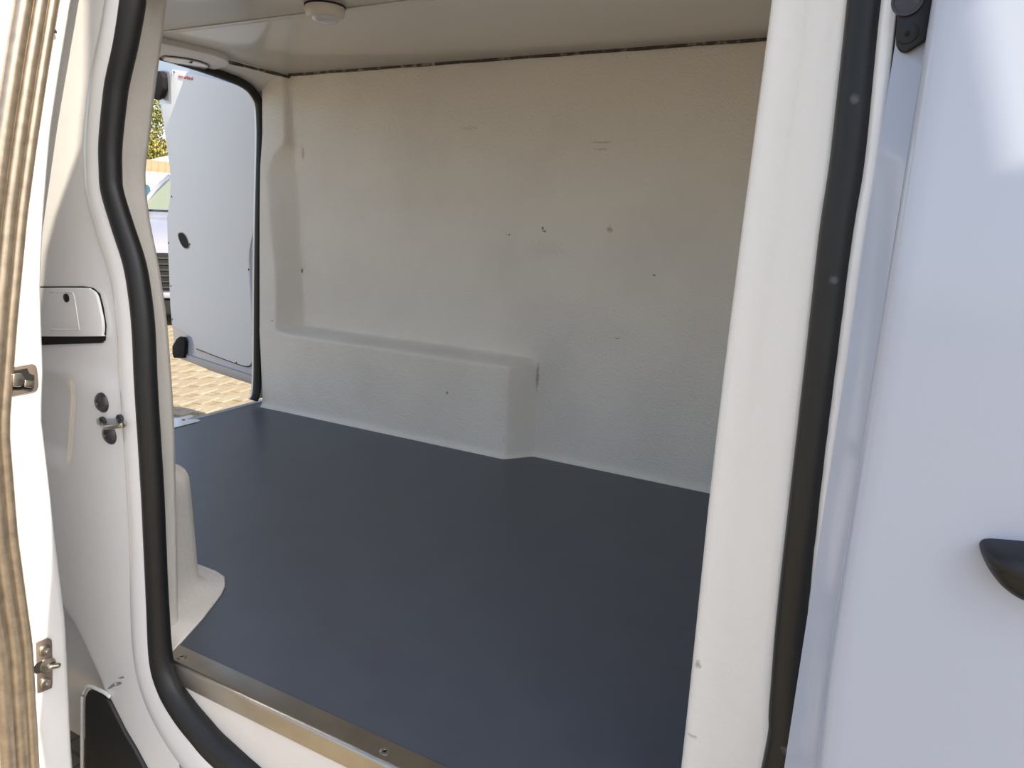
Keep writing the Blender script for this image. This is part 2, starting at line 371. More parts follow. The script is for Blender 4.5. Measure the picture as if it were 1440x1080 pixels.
# rear seal, rear end panel
tube('rear_opening_seal', rcm, .015, 'rubber', van, squash=1.3, sqdir=(1, 0, 0))['label'] = 'black rubber seal around the rear door opening'
rb = [np.array([-2.395, p[1], p[2]]) for p in catmull(rp, 3)]
rows = [[p, p+np.array([0, (.10 if p[1] > 1.2 else 0)*min(1, (p[1]-1.2)/.1), .10 if p[2] > 1.2 else 0]), ] for p in rb]
rows = [[p, np.array([-2.395, 1.60 if p[1] > 1.3 else p[1], 1.62 if p[2] > 1.22 else p[2]])] for p in rb]
solid(loft('rear_frame', rows, 'paint', van), .03, -1)
box('rear_sill', (-2.425, .0, -.05), (-2.395, 1.40, .002), 'grey', van, bev=.002)['label'] = 'grey metal strip at the rear edge of the floor'
cp = [at(u, v, 2, .001) for u, v in ((236, 589), (252, 588), (268, 583.5), (272, 586), (264, 590), (278, 590), (282, 592), (276, 594), (236, 604))]
cpl = prism('floor_corner_plate', cp, (0, 0, 1), .002, 'paint', van, 0); cpl['label'] = 'small white plate on the rear floor edge'
disc('screw', at(258, 590.5, 2, .003), (0, 0, 1), [(.006, 0), (.006, .002), (.002, .003)], 'bolt', cpl, 12)
# ceiling lamp
lc = at(457, 8, 2, H)
lamp = empty('ceiling_lamp', tuple(lc), 'small round cream ceiling lamp at the panel seam', 'lamp')
lc = np.zeros(3)
disc('base', lc, (0, 0, -1), [(.052, -.001), (.052, .004)], 'dark', lamp)
disc('housing', lc, (0, 0, -1), [(.050, .004), (.051, .010), (.049, .022), (.043, .029), (.034, .030)], 'lampbody', lamp, 40)
disc('lens', lc, (0, 0, -1), [(.034, .030), (.032, .035), (.024, .040), (.010, .043)], 'lens', lamp, 32)
# ------------------------------------------------------------------ side opening: seal path
pairs = [((166, 208), -34), ((169, 205), 0), ((160, 194), 62), ((149.5, 183), 110), ((144, 179.5), 138), ((138.5, 172.5), 200), ((139.5, 171.5), 240), ((142, 174), 270), ((156, 190), 320),
         ((172, 206), 370), ((181, 214), 420), ((185.5, 219), 470), ((188, 222.5), 540), ((194, 227), 625), ((199, 231), 700), ((201, 235), 770), ((206, 238), 856), ((211, 242.5), 928)]
LP, LR = [], []
for (a, b), v in pairs:
    pa, pb = side(a, v, -.05), side(b, v, -.05); c = side((a+b)/2, v, -.05)
    dep = -(R.T@(c-CAM))[2]; LP.append(c); LR.append(.5*(b-a)*dep/F*1.0)
for (l, r) in (((220, 972), (258, 960)), ((240, 1008), (276, 985)), ((266, 1040), (300, 1014)), ((300, 1078), (331, 1044))):
    c = side((l[0]+r[0])/2, (l[1]+r[1])/2, -.05); dep = -(R.T@(c-CAM))[2]; LP.append(c); LR.append(.5*math.hypot(l[0]-r[0], l[1]-r[1])*dep/F)
zb = LP[-1][2]-.035
LP += [np.array([-.80, -.05, zb-.006]), np.array([-.5, -.05, zb-.01]), np.array([-.22, -.05, zb-.008]), np.array([-.10, -.05, zb+.03]), np.array([-.050, -.05, zb+.12])]
LR += [LR[-1]]*5
rpairs = [((1078, 1128), 1080), ((1083, 1133), 1000), ((1090, 1139), 900), ((1103, 1150), 780), ((1120, 1165), 640), ((1137, 1186), 480), ((1153, 1206), 330), ((1168, 1222), 230), ((1181, 1235), 110), ((1194, 1245), 0), ((1203, 1252), -60)]
for (a, b), v in rpairs:
    c = side((a+b)/2, v, -.05); dep = -(R.T@(c-CAM))[2]; LP.append(c); LR.append(.5*(b-a)*dep/F*1.0)
ztop = 1.27
LP += [np.array([-.075, .055, ztop-.07]), np.array([-.16, .06, ztop-.01]), np.array([-.5, .062, ztop]), np.array([-.95, .06, ztop-.01]), np.array([-1.06, .05, ztop-.07])]
LR += [.022]*5
path = catmull(LP, 5, True); rr_ = [float(x[0]) for x in catmull([[r] for r in LR], 5, True)]
# smooth radii a little
rr_ = list(np.convolve(np.r_[rr_[-8:], rr_, rr_[:8]], np.ones(17)/17, 'valid'))
seal = tube('door_seal', path, rr_, 'rubber', van, seg=20, squash=.85, closed=True)
sealspots = [(tuple(side(u, v, -.075)), (.007, .02, .006), (.10, .11, .12), .8) for u, v in ((1201, 137), (1171, 394), (1104, 1060), (160, 130), (219, 655))]
seal.data.materials.clear()
seal.data.materials.append(mat('black rubber seal with chalky dots', (.008, .0085, .010), .46, noise=(60, (.012, .012, .013), .5, .8), bump=(25, .08, .002), spots=sealspots))
seal['label'] = 'thick black rubber seal around the side door opening'
# outward normals in the xz plane
N = len(path); cen = np.array([-.6, 0, .55]); nrm = []
for i in range(N):
    t = path[(i+1) % N]-path[i-1]; n = np.array([t[2], 0, -t[0]]); n /= np.linalg.norm(n)
    if n@(path[i]-cen) < 0: n = -n
    nrm.append(n)
nrm = np.array(nrm); nrm = np.stack([np.convolve(np.r_[nrm[-6:, k], nrm[:, k], nrm[:6, k]], np.ones(13)/13, 'valid') for k in range(3)], 1)
# painted frame outside the seal
FP = [(-.022, .012), (-.006, .000), (.004, -.006), (.014, -.0085), (.028, -.0085), (.040, -.007), (.052, .002), (.064, .016), (.080, .030)]
def ring(rng, prof, name, m, wide=None):
    rows = []
    for i in rng:
        i %= N; w_ = rr_[i]; row = []
        for d, dy in prof:
            dd = w_*.75+d*(wide(i) if wide else 1)
            p = path[i]+nrm[i]*dd; p = p.copy(); p[1] = path[i][1]+dy+lean(p[2])-lean(path[i][2]); row.append(p)
        rows.append(row)
    return loft(name, rows, m, van)
iL0 = 0; iLb = 22*5; iR0 = 27*5
# left pillar + rocker: wider band towards the bottom
def wd(i):
    z = path[i][2]
    return float(np.interp(z, [-.3, -.1, .0, .25, 1.2], [2.3, 2.0, 1.35, 1.0, 1.0]))
fr = ring(range(-20, iR0-8), FP, 'door_frame', 'paint', wd); solid(fr, .004, 1); fr['label'] = 'white painted door frame pillar left of the seal'
# inner lining jambs: left strip and right post
jl = [(218, 50), (209, 120), (200, 195), (195, 245), (199, 295), (205, 330), (215, 380), (225, 450), (231, 520), (236, 600), (239, 700), (241, 800), (243, 905)]
jp = [side(u, v, .03) for u, v in jl]
jp = [jp[0]+np.array([.05, .03, .24]), side(224, 0, .03)]+jp
jc = catmull(jp, 5)
rows = []
for p in jc:
    z = p[2]
    j = int(np.argmin([abs(q[2]-z)+(0 if k < 18*5 else 9) for k, q in enumerate(path)])); s_ = path[j]
    a = np.array([s_[0]-.01, s_[1]+.012, z]); rows.append([a, a*.45+p*.55+np.array([.006, -.006, 0]), p+np.array([.002, -.004, 0]), p+np.array([.001, .006, 0]), p+np.array([-.006, .018, 0]), np.array([p[0]-.05, .06+lean(z), z]), np.array([-1.43, .115, z])])
for r in rows:
    for q in r: q[2] = max(q[2], -.02) if r is rows[-1] else q[2]
jb = loft('trim_6', rows, 'lining2', None, 'structure'); jb['label'] = 'narrow white lining edge inside the left seal'
zz = np.linspace(-.035, 1.38, 60); rows = []
for z in zz:
    j = int(np.argmin([abs(q[2]-z)+(0 if 27*5 <= k < 38*5 else 9) for k, q in enumerate(path)])); s_ = path[j]
    e = -.155+.0012*math.sin(z*7); y = lean(z)
    rows.append([(e-.004, .16+y, z), (e-.001, .02+y, z), (e, .006+y, z), (e+.004, .0+y, z), (e+.012, -.003+y, z), (e+.04, -.006+y, z), (s_[0]-.028, s_[1]+.0, z), (s_[0]-.010, s_[1]+.006, z), (s_[0], s_[1]+.03, z)])
jr = loft('trim_7', rows, mat('white textured post lining', (.84, .825, .80), .4, bump=(45, .5, .004), spots=[(tuple(at(979, 940, 1, -.01)), (.006, .02, .008), (.35, .3, .26), .8), (tuple(at(972, 1040, 1, -.01)), (.009, .02, .004), (.3, .26, .22), .6), (tuple(at(1023, 425, 1, 0)), (.004, .02, .003), DK, .5)]), None, 'structure')
jr['label'] = 'wide white textured lining post right of the opening'
box('opening_header', (-1.25, .0, 1.24), (-.05, .12, 1.42), 'lining2', van, bev=.01)
# ------------------------------------------------------------------ sill plate
def xr(n): return np.linspace(-1.30, -.06, n)
SPf = [(.0, .0025), (-.036, .0025), (-.040, .0015), (-.0425, -.0015), (-.044, -.006), (-.046, -.037), (-.042, -.037), (-.04, -.006), (0, -.002)]
rows = [[(x, y, z) for y, z in SPf] for x in xr(24)]
sp = sharp(loft('sill_plate', rows, 'steel', van, closed=True, cap=True), 50); sp['label'] = 'angled steel cover plate along the side sill'
for u, v in ((255.5, 923.5), (541, 1057), (598, 1076)):
    c = at(u, v, 2, .003)
    if u == 598: continue
    o = disc('screw', c, (0, 0, 1), [(.0085, 0), (.0085, .0006), (.0065, .0016), (.0035, .0016), (.003, .0004)], 'steel', sp, 20)
    disc('screw_socket', c, (0, 0, 1), [(.003, .0004), (.003, .0009)], 'dark', sp, 6)
rows = [[(x, -.038, -.004), (x, -.041, -.03), (x, -.042, -.06), (x, -.045, -.11), (x, -.046, -.20), (x, -.046, -.32)] for x in xr(10)]
pn = loft('sill_panel', rows, 'flange', van); pn['label'] = 'cream painted panel under the steel sill plate'
c = side(292, 1023, -.052); disc('paint_chip', c, (0, -1, 0), [(.002, .0), (.002, .0005)], 'dark', pn, 8)
# ------------------------------------------------------------------ left body panel (behind the sliding door)
xs = np.arange(-1.80, -1.075, .005); zs = np.arange(-.35, 1.40, .006)
Xg, Zg = np.meshgrid(xs, zs, indexing='ij')
Y0 = -.052+.3*np.interp(Zg, LZ, LY)
def pxz(u, v, off=-.045): p = side(u, v, off); return p[0], p[2]
rel = np.zeros_like(Xg)
# recess left of the striker (two steps)
x1, z1 = pxz(112, 540); x0, z0 = pxz(104, 652); xL, zT = pxz(60, 512)
edge = lambda a, w_: np.clip(a/w_, 0, 1)
rel += .014*edge(np.interp(Zg, [z0, z1], [x0, x1])-Xg, .012)*edge(Zg-z0, .02)*edge(z1+.012-Zg, .02)
rel += .010*edge((z1+.03)-Zg, .012)*edge(x1+.01-Xg, .01)*edge(Zg-(z1+.012), .01)*0
# shelf under the flap
_, zs1 = pxz(90, 512); rel -= .006*edge(zs1-Zg, .012)
# flap opening
fx0, fz0 = pxz(52, 402); fx1, fz1 = pxz(151, 481)
# falls away to the wheel arch at the bottom left
xa, za = pxz(112, 880); xb, zb_ = pxz(152, 965)
rel += .05*edge(np.interp(Zg, [zb_, za, za+.10], [xb, xa, xa-.14])-Xg, .035)*edge(za+.10-Zg, .05)
zz_ = np.array([p[2] for p in LP[:20]]); xx_ = np.array([p[0] for p in LP[:20]]); o_ = np.argsort(zz_)
lim = np.interp(zs, zz_[o_], xx_[o_])-.004
bp_ = field('rear_quarter_panel', xs, zs, Y0+blur(rel, 2), 'paint', van)
for v_, l_ in zip(bp_.data.vertices, np.tile(lim, len(xs))):
    if v_.co.z > -.06 and v_.co.x > l_: v_.co.x = l_; v_.co.y += .004
bp_['label'] = 'white body panel with fuel flap left of the opening'
fl = [(30, 403), (118, 402.5), (132, 405), (141, 413), (146, 432), (150, 458), (149, 478), (145, 482), (30, 486)]
prism('fuel_flap_gap', [side(u, v, -.052) for u, v in fl], (0, -1, 0), .003, 'dark', bp_)
fl2 = catmull([side(u, v, -.056) for u, v in ((30, 405), (116, 404.5), (130, 407), (138.5, 415), (143.5, 434), (147.5, 455), (146.5, 470), (140, 472.5), (30, 472.5))], 4)
ff = prism('fuel_flap', fl2, (0, -1, 0), .005, 'paint', van, .0015); ff['label'] = 'white rounded fuel flap with a small black lock'
disc('flap_lock', side(94, 419, -.061), (0, -1, 0), [(.0078, 0), (.0078, .002), (.004, .003)], 'black', ff, 20)
ed = catmull([side(u, v, -.0612) for u, v in ((70, 411), (98, 411), (104, 416), (108, 440), (111, 461), (108, 463.5), (70, 463.5))], 4)
tube('pressed_line', ed, .0009, 'paint', ff, 6)
# plugs and striker
def plug(u, v, r, name='rubber_plug'):
    return disc(name, side(u, v, -.058), (0, -1, 0), [(r*1.12, -.002), (r*1.1, .002), (r, .004), (r*.8, .007), (r*.35, .009), (r*.22, .006), (r*.1, .006)], 'bolt', van, 28)
plug(144, 566, .0165)['label'] = 'upper dark round plug on the pillar'; plug(155, 611, .0165)['label'] = 'lower dark round plug on the pillar'
stp = [side(u, v, -.0585) for u, v in ((137, 589), (141, 587), (150, 588), (162, 588), (166, 585), (173, 584.5), (176.5, 589), (175, 596), (160, 599), (145, 599), (138, 596))]
st = prism('striker', stp, (0, -1, 0), .003, 'grey', van, .001); st['label'] = 'metal striker loop between the two dark plugs'
for u, v in ((146, 592), (170, 589)): disc('striker_bolt', side(u, v, -.0615), (0, -1, 0), [(.0085, 0), (.0085, .004), (.005, .005), (.004, .002)], 'bolt', st, 18)
lp = catmull([side(146, 594, -.056), side(147, 600, -.075), side(150, 601, -.085), side(170, 598.5, -.085), side(174, 597, -.075), side(172, 592, -.056)], 5)
tube('striker_loop', lp, .0042, 'chrome', st, 10)
# scraped paint on the frame, wheel arch liner
sc = [side(u, v, -.082) for u, v in ((153, 968), (156, 964.5), (161, 960), (168, 958.5), (172, 960), (170, 962.5), (162, 964), (158, 967))]
prism('paint_scrape', sc, (0, -1, 0), .004, 'scuff', fr)['label'] = 'grey paint scrape'
sc = [side(u, v, -.082) for u, v in ((168, 952), (176, 950.5), (177, 952), (170, 953.5))]
prism('paint_scrape', sc, (0, -1, 0), .004, 'scuff', fr)
wl = [(119, 1100), (118.5, 1000), (119, 980), (123, 972), (130, 973), (146, 981), (152, 988), (158, 1000), (172, 1028), (188, 1055), (204, 1085), (204, 1110)]
lip = catmull([side(u, v, -.062) for u, v in ((115.5, 1100), (115.5, 990), (117, 975), (122, 966), (130, 966), (147, 974), (155, 980))], 4)
tube('wheel_arch_lip', lip, .004, 'paint', van, 8)
wlo = prism('wheel_arch_liner', [side(u, v, -.066) for u, v in wl], (0, 1, 0), .012, 'liner', van, .004); wlo['label'] = 'black wheel arch liner at the lower left'
# ------------------------------------------------------------------ sliding door, slid back
sd = 'sliding_door'
X0 = -1.15
def dl(z): return float(np.interp(z, LZ, LY))          # measured profile of its leading edge
zz = np.linspace(-.42, 1.40, 70); rows = []
Pf = [(-1.152, -.2), (-1.150, -.205), (-1.1495, -.245), (-1.149, -.30), (-1.150, -.320), (-1.154, -.331), (-1.162, -.338), (-1.18, -.341), (-1.6, -.345), (-2.25, -.335), (-2.26, -.21), (-1.7, -.195), (-1.17, -.192), (-1.156, -.195)]
for z in zz:
    y = dl(z); bul = .006*math.sin(z*5)
    inn = float(np.interp(z, [.35, .587, .719, .95], [0, -.010, -.025, -.036]))        # the flange gets narrower towards the top
    rows.append([(x, yy+y+(inn if yy > -.206 and x > -1.3 else 0), z) for x, yy in Pf])
sdo = sharp(loft(sd, rows, 'paint', van, closed=True, cap=True), 60); sdo['label'] = 'white sliding side door slid back along the left'
for off, r, sq in ((-.262, .0085, 1), (-.279, .0105, 1), (-.300, .0125, 1)):
    pth = [np.array([X0+.004, off+dl(z)+.0, z]) for z in np.linspace(-.42, 1.38, 60)]
    tube('weatherstrip', pth, r, 'strip', sdo, 12, squash=1, sqdir=(0, 1, 0))
# latch recess
def dplane(u, v, x=X0+.002): return at(u, v, 0, x)
lt = catmull([dplane(u, v) for u, v in ((14, 517), (40, 512), (47, 512.5), (51, 518), (53, 538), (52, 545), (46, 550), (16, 556))], 3)
lr = prism('latch_plate', lt, (1, 0, 0), .003, 'brown', sdo, .001); lr['label'] = 'brown metal latch plate'
lt = [dplane(u, v, X0+.0055) for u, v in ((15, 522), (38, 518), (41, 525), (48, 528), (48, 540), (44, 547), (15, 548))]
prism('latch_hole', lt, (1, 0, 0), .0008, 'dark', sdo)
a, b, c2, d_ = [dplane(u, v, X0+.007) for u, v in ((14, 528), (27, 527), (31, 534), (14, 536))]
for q in (((14, 525), (27, 524), (32, 533), (27, 543), (14, 543)), ((31, 533), (43, 535), (46, 536), (42, 545), (30, 543))):
    prism('latch_claw', [dplane(u, v, X0+.0065) for u, v in q], (1, 0, 0), .008, 'chrome', sdo, .002)
# striker plate at the bottom
lt = catmull([dplane(u, v) for u, v in ((50, 903), (66, 897), (70, 899), (72, 905), (72.5, 960), (69, 968), (52, 974))], 2)
kp = prism('striker_plate', lt, (1, 0, 0), .003, 'brown', sdo, .001); kp['label'] = 'metal plate with pin and two bolts'
for u, v in ((62, 914), (63, 960)): disc('plate_bolt', dplane(u, v, X0+.005), (1, 0, 0), [(.0088, 0), (.0088, .003), (.0065, .0045), (.004, .0045), (.0035, .002)], 'chrome', sdo, 20)
disc('pin_washer', dplane(66, 935, X0+.004), (1, .0, 0), [(.013, 0), (.013, .003), (.008, .004)], 'chrome', sdo, 24)
disc('cup_hole', dplane(56, 938, X0+.004), (1, 0, 0), [(.010, 0), (.010, .0012)], 'dark', sdo, 20)
pa = dplane(67, 938, X0+.006); pb = dplane(86, 935.5, X0+.045)
pb = pa+np.array([.045, .010, 0]); pb = at(85.5, 935, 1, pa[1]+.016)
tube('guide_pin', [pa, pa+(pb-pa)*.3, pa+(pb-pa)*.8, pb], [.0055, .0045, .0045, .003], 'chrome', sdo, 12)
# small hook at the top of the edge
pa = at(66, 47, 0, X0+.004); pb = at(79, 44, 1, pa[1]+.012)
tube('guide_hook', [pa, pa*.5+pb*.5+np.array([0, 0, .001]), pb], [.004, .0038, .003], 'chrome', sdo, 10)
# chip on the strip
# ------------------------------------------------------------------ front door + B pillar
rows = []
zz = np.linspace(-.50, 1.45, 60)
for z in zz:
    y = lean(z); e = -.004+.016*max(0, (.45-z))/.35*(1 if z < .45 else 0)*.9; e = min(e, .04)
    rows.append([(e+.008, -.10+y, z), (e, -.112+y, z), (e-.0005, -.135+y, z), (e+.003, -.1435+y, z), (e+.010, -.1475+y, z), (e+.020, -.150+y, z), (.2, -.152+y-.004, z), (.6, -.150+y, z), (1.1, -.135+y, z), (1.12, -.10+y, z)])
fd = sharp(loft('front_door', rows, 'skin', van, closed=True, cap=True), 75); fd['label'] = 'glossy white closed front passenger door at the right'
hp = [(1377, 768), (1379.5, 760), (1387, 757), (1400, 757), (1440, 760), (1500, 766), (1600, 775), (1640, 790), (1630, 830), (1560, 856), (1490, 846), (1440, 833), (1420, 825), (1403, 812), (1392, 799), (1383, 784)]
out = [side(u, v, -.152) for u, v in hp]; cen_ = sum(out)/len(out)
oc = catmull(out, 5, True); rows = []
for sc_, dy in ((1.0, .002), (1.0, -.006), (.985, -.012), (.95, -.018), (.88, -.024), (.75, -.029), (.5, -.032), (.2, -.033)):
    rows.append([np.array([cen_[0]+(p[0]-cen_[0])*sc_, p[1]+dy-.004*(1 if p[2] > cen_[2] and sc_ < .9 else 0), cen_[2]+(p[2]-cen_[2])*sc_]) for p in oc])
dh = sharp(loft('door_handle', rows, 'black', fd, closed=True, cap=True), 60); dh['label'] = 'black plastic pull handle'
rows = []
for z in np.linspace(-.5, 1.45, 130):
    y = lean(z)
    j = int(np.argmin([abs(q[2]-z)+(0 if 27*5 <= k < 38*5 else 9) for k, q in enumerate(path)])); s_ = path[j]; e = s_[0]+rr_[j]*1.08
    g = np.interp(z, [.0, .55, .61, .64, .68, .73, 2], [.006, .006, .003, -.001, .001, .010, .010])   # pressed step that wanders inwards
    rows.append([(e-.012, -.045+y, z), (e-.002, -.062+y, z), (e+.001, -.066+y, z), (e+.004, -.066+y, z), (e+.0055+g*.2, -.060+y, z), (e+.007+g*.3, -.060+y, z), (e+.0085+g*.4, -.070+y, z), (e+.011+g*.5, -.074+y, z), (.012, -.080+y, z), (.05, -.08+y, z)])
bp2 = loft('centre_pillar', rows, 'paint', van); solid(bp2, .003, 1); bp2['label'] = 'white stepped pillar strip between seal and front door'
bk = [side(u, v, -.085) for u, v in ((1263, -60), (1262, 10), (1260, 50), (1260, 64), (1264, 72), (1270, 76), (1276, 75.5), (1297, 62), (1312, 52), (1318, -60))]
bko = prism('hinge_cover', bk, (0, -1, 0), .006, 'black', van, .0018); bko['label'] = 'black plastic hinge cover at the top of the pillar'
disc('cover_screw', side(1276, 47, -.0915), (0, -1, 0), [(.0085, 0), (.0085, .0015), (.006, .002)], 'black', bko, 24)
disc('screw_socket', side(1276, 47, -.094), (0, -1, 0), [(.0022, 0), (.0022, .001)], 'dark', bko, 6)
disc('cover_ring', side(1276, 1, -.0915), (0, -1, 0), [(.0125, 0), (.0125, .003), (.0105, .003), (.0100, .001)], 'bolt', bko, 28)
bo = side(1176, 746, -.075)
bl = disc('hinge_bolt', bo, (-1, -.25, 0), [(.0085, -.014), (.0085, -.002), (.0105, -.002), (.0105, .001), (.0095, .004), (.006, .006)], 'bolt', van, 24); bl['label'] = 'grey hinge bolt beside the front door edge'
prism('hinge_slot', [side(u, v, -.088) for u, v in ((1186.5, 672), (1188, 674), (1186, 724), (1182.5, 722))], (0, -1, 0), .002, 'dark', van)
# ------------------------------------------------------------------ rest of the body shell
def shell(y_in, y_out):
    rows = []
    for x in (-2.42, -.03):
        rows.append([(x, .10, 1.42), (x, .14, 1.50), (x, .30, 1.56), (x, .8, 1.58), (x, 1.3, 1.56), (x, 1.52, 1.48), (x, 1.58, 1.2), (x, 1.63, .6), (x, 1.64, -.3), (x, 1.60, -.36)])
    return rows
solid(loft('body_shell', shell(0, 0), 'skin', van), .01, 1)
box('underbody', (-2.38, .06, -.33), (.0, 1.6, -.045), 'dark', van)
ru = box('roof_shade_box', (-2.40, .35, 1.57), (-1.30, 1.46, 2.06), 'vanpaint', van, bev=.06); ru['label'] = 'white box added on the roof to shade the rear door'  # unseen block added to keep the sun off the open rear door
box('roof_rail', (-2.4, .04, H+.03), (.9, .14, 1.46), 'skin', van, bev=.02)
rows = []
for x, zt, w0 in ((-.028, 1.58, 0), (.5, 1.56, 0), (1.1, 1.45, .0), (1.7, 1.0, .04), (2.1, .62, .1), (2.55, .40, .2)):
    rows.append([(x, -.10+w0, -.36), (x, -.125+w0, .3), (x, .0+w0-.02, min(zt-.1, 1.3)), (x, .25, zt-.01), (x, .8, zt), (x, 1.3, zt-.01), (x, 1.5-w0, min(zt-.1, 1.3)), (x, 1.62-w0, .3), (x, 1.6-w0, -.36)])
solid(loft('cab', rows, 'skin', van, closed=True, cap=True), .004, -1)
# ------------------------------------------------------------------ rear door, swung open
hp0 = np.array([-2.45, 1.47, 0.]); dv = np.array([-.97486, .22282, 0]); nv = np.array([-dv[1], dv[0], 0])   # nv points to the camera side (-y)
def rd(u, v, o=0.0): return onplane(u, v, hp0+nv*o, nv)
left = [(213, 80), (214, 88), (219, 115), (225, 147), (230, 175), (234.5, 208), (239, 238), (239.8, 257), (239, 280), (234.5, 308), (236, 342), (238, 386), (239, 413), (241, 447), (243, 464), (244.5, 486), (245, 502)]
right = [(357, 541), (357, 524), (358, 516), (356, 470), (353.5, 420), (351.5, 395), (351, 366), (354, 352), (360, 335), (370, 200), (372, 70)]
pts = [rd(u, v) for u, v in left+right]
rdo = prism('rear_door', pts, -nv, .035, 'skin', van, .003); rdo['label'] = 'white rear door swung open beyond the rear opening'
ip = [(243, 98.5), (260, 101), (300, 110), (340, 121), (356, 135), (362, 160), (362, 300), (352, 352), (351, 366), (352.5, 400), (355.5, 450), (357.5, 500), (356.5, 508), (352, 514), (345, 515), (318, 506), (276, 490), (271, 474.5), (262, 468), (243.5, 459), (241, 430), (239.5, 390), (237.5, 342), (236.5, 308), (240.5, 280), (241.5, 257), (240.5, 238), (236, 205), (229, 147.5), (241, 146.5)]
ipo = prism('inner_panel', [rd(u, v, .001) for u, v in ip], nv, .006, 'door_in', rdo, .0015); ipo['label'] = 'pale grey hardboard inner panel'
pe_ = catmull([rd(u, v, .0075) for u, v in ((276, 490.5), (318, 506.5), (345, 515.5), (352, 514.5), (357, 508.5), (358, 500))], 4)
tube('panel_edge', pe_, .002, 'dark', rdo, 6)
bt = [rd(u, v, .002) for u, v in ((246, 500), (262, 498), (358, 529), (358, 541), (300, 522))]
prism('bottom_rail', bt, nv, .006, 'grey', rdo, .002)['label'] = 'grey lower edge of the rear door'
hole = catmull([rd(u, v, .0076) for u, v in ((251, 331), (253, 328), (257.5, 328), (262, 333), (265, 341), (266, 346), (263.5, 349), (259, 348), (254, 341))], 3, True)
prism('pull_rim', [hole[0]*0+sum(hole)/len(hole)+(p-sum(hole)/len(hole))*1.14-nv*.0 for p in hole], nv, .001, 'grey', rdo)
prism('pull_hole', [p+nv*.0012 for p in hole], nv, .0006, 'dark', rdo)
la = [rd(u, v, .006) for u, v in ((216, 99), (220, 98), (222, 101), (232, 101), (236, 109), (236, 125), (232, 138), (226, 141), (221, 139), (220, 128), (215, 122), (216, 110))]
o = prism('door_latch', la, nv, .025, 'matte', rdo, .005); o['label'] = 'upper black plastic latch'
prism('latch_bracket', [rd(u, v, .004) for u, v in ((236, 104), (240, 101), (242, 146), (233, 144), (233, 141), (238.5, 142))], nv, .003, 'grey', rdo)
la = [rd(u, v, .006) for u, v in ((252, 476), (256, 473), (262, 474), (264, 480), (263, 495), (262, 503), (248, 503), (246, 497), (246, 486))]
o = prism('door_latch', la, nv, .015, 'matte', rdo, .004); o['label'] = 'lower black plastic latch'
for u, v in ((245, 101.5), (241.5, 276.5), (237, 341.5), (267, 343.5), (240.5, 402), (242.5, 449), (283.5, 493.5), (332.5, 510), (355, 470), (350, 379)):
    disc('panel_clip', rd(u, v, .0072), nv, [(.0045, 0), (.004, .002)], 'dark', rdo, 10)
tc_ = bpy.data.curves.new('sticker_text', 'FONT'); tc_.body = 'www.sertbae.nl'; tc_.size = .026; tc_.extrude = .0004
tmp = bpy.data.objects.new('t', tc_); C.objects.link(tmp); dg = bpy.context.evaluated_depsgraph_get(); tme = bpy.data.meshes.new_from_object(tmp.evaluated_get(dg))
bpy.data.objects.remove(tmp)
a = rd(250.5, 109, .0085); b = rd(271, 113, .0085); ex = (b-a); wlen = np.linalg.norm(ex); ex /= wlen; ez_ = np.cross(ex, nv)
if ez_[2] < 0: ez_ = -ez_
tx = max(v.co.x for v in tme.vertices); k = wlen/tx
for v in tme.vertices: v.co = Vector(a+ex*v.co.x*k+ez_*v.co.y*k*1.0+nv*v.co.z)
st_ = link('printed_text', tme, 'red', rdo); st_['label'] = 'small red web address print'
tl = [onplane(u, v, hp0-nv*.05, nv) for u, v in ((351, 366), (355, 344), (360, 335), (362, 366))]
prism('reflector', tl, -nv, .01, 'tail', rdo)['label'] = 'dark red reflector edge'
# ------------------------------------------------------------------ background
def gp(u, v): return at(u, v, 2, GZ)
# lavender car, nose towards the van
def lathe_wheel(name, c, axis, r, w_, par):
    o = disc(name, c, axis, [(r*.60, -w_/2), (r*.95, -w_/2), (r, -w_/2+.03), (r, w_/2-.03), (r*.95, w_/2), (r*.62, w_/2), (r*.58, w_/2-.03)], 'rubber', par, 24)
    disc('rim', c, axis, [(r*.58, -w_/2+.02), (r*.58, w_/2-.03), (r*.15, w_/2-.02)], 'grey', o, 16)
    return o
def car(name, loc, rot, label, cat, paint, prof, glassp, width, wind, L_):
    r = empty(name, loc, label, cat); r.rotation_euler = (0, 0, rot)
    secs = [(-.5, .90), (-.46, 1.0), (0, 1.03), (.46, 1.0), (.5, .90)]
    rows = []
    for k, (sy, sc_) in enumerate(secs):
        rows.append([(x*(.985 if k in (0, 4) else 1), sy*width*(1-(.16*max(0, z-.95) if z > .95 else 0)), .30+(z-.30)*(.985 if k in (0, 4) else 1)) for x, z in prof])
    bevel(loft('body', rows, paint, r, closed=True, cap=True), .03)
    return r
base = gp(300, 458)
prof = [(-2.1, .35), (-2.15, .8), (-2.1, 1.2), (-1.75, 1.60), (-.6, 1.66), (-.25, 1.62), (.75, 1.20), (1.05, 1.13), (1.85, 1.02), (2.1, .88), (2.16, .70), (2.14, .36), (1.9, .24), (-1.9, .24)]
ra = math.radians(-50); tg = at(200, 294, 0, -8.7)
cr = car('car', (tg[0]-(.76*math.cos(ra)+.8*math.sin(ra)), tg[1]-(.76*math.sin(ra)-.8*math.cos(ra)), GZ), ra, 'lavender white car with dark grille behind the open rear door', 'car', 'carpaint', prof, None, 1.84, None, 4)
cr.scale = (1, 1, 1.07)
loft('windscreen', [[(.76, -.80, 1.235), (.76, .80, 1.235)], [(.26, -.74, 1.44), (.26, .74, 1.44)], [(-.23, -.64, 1.645), (-.23, .64, 1.645)]], 'glassg', cr)
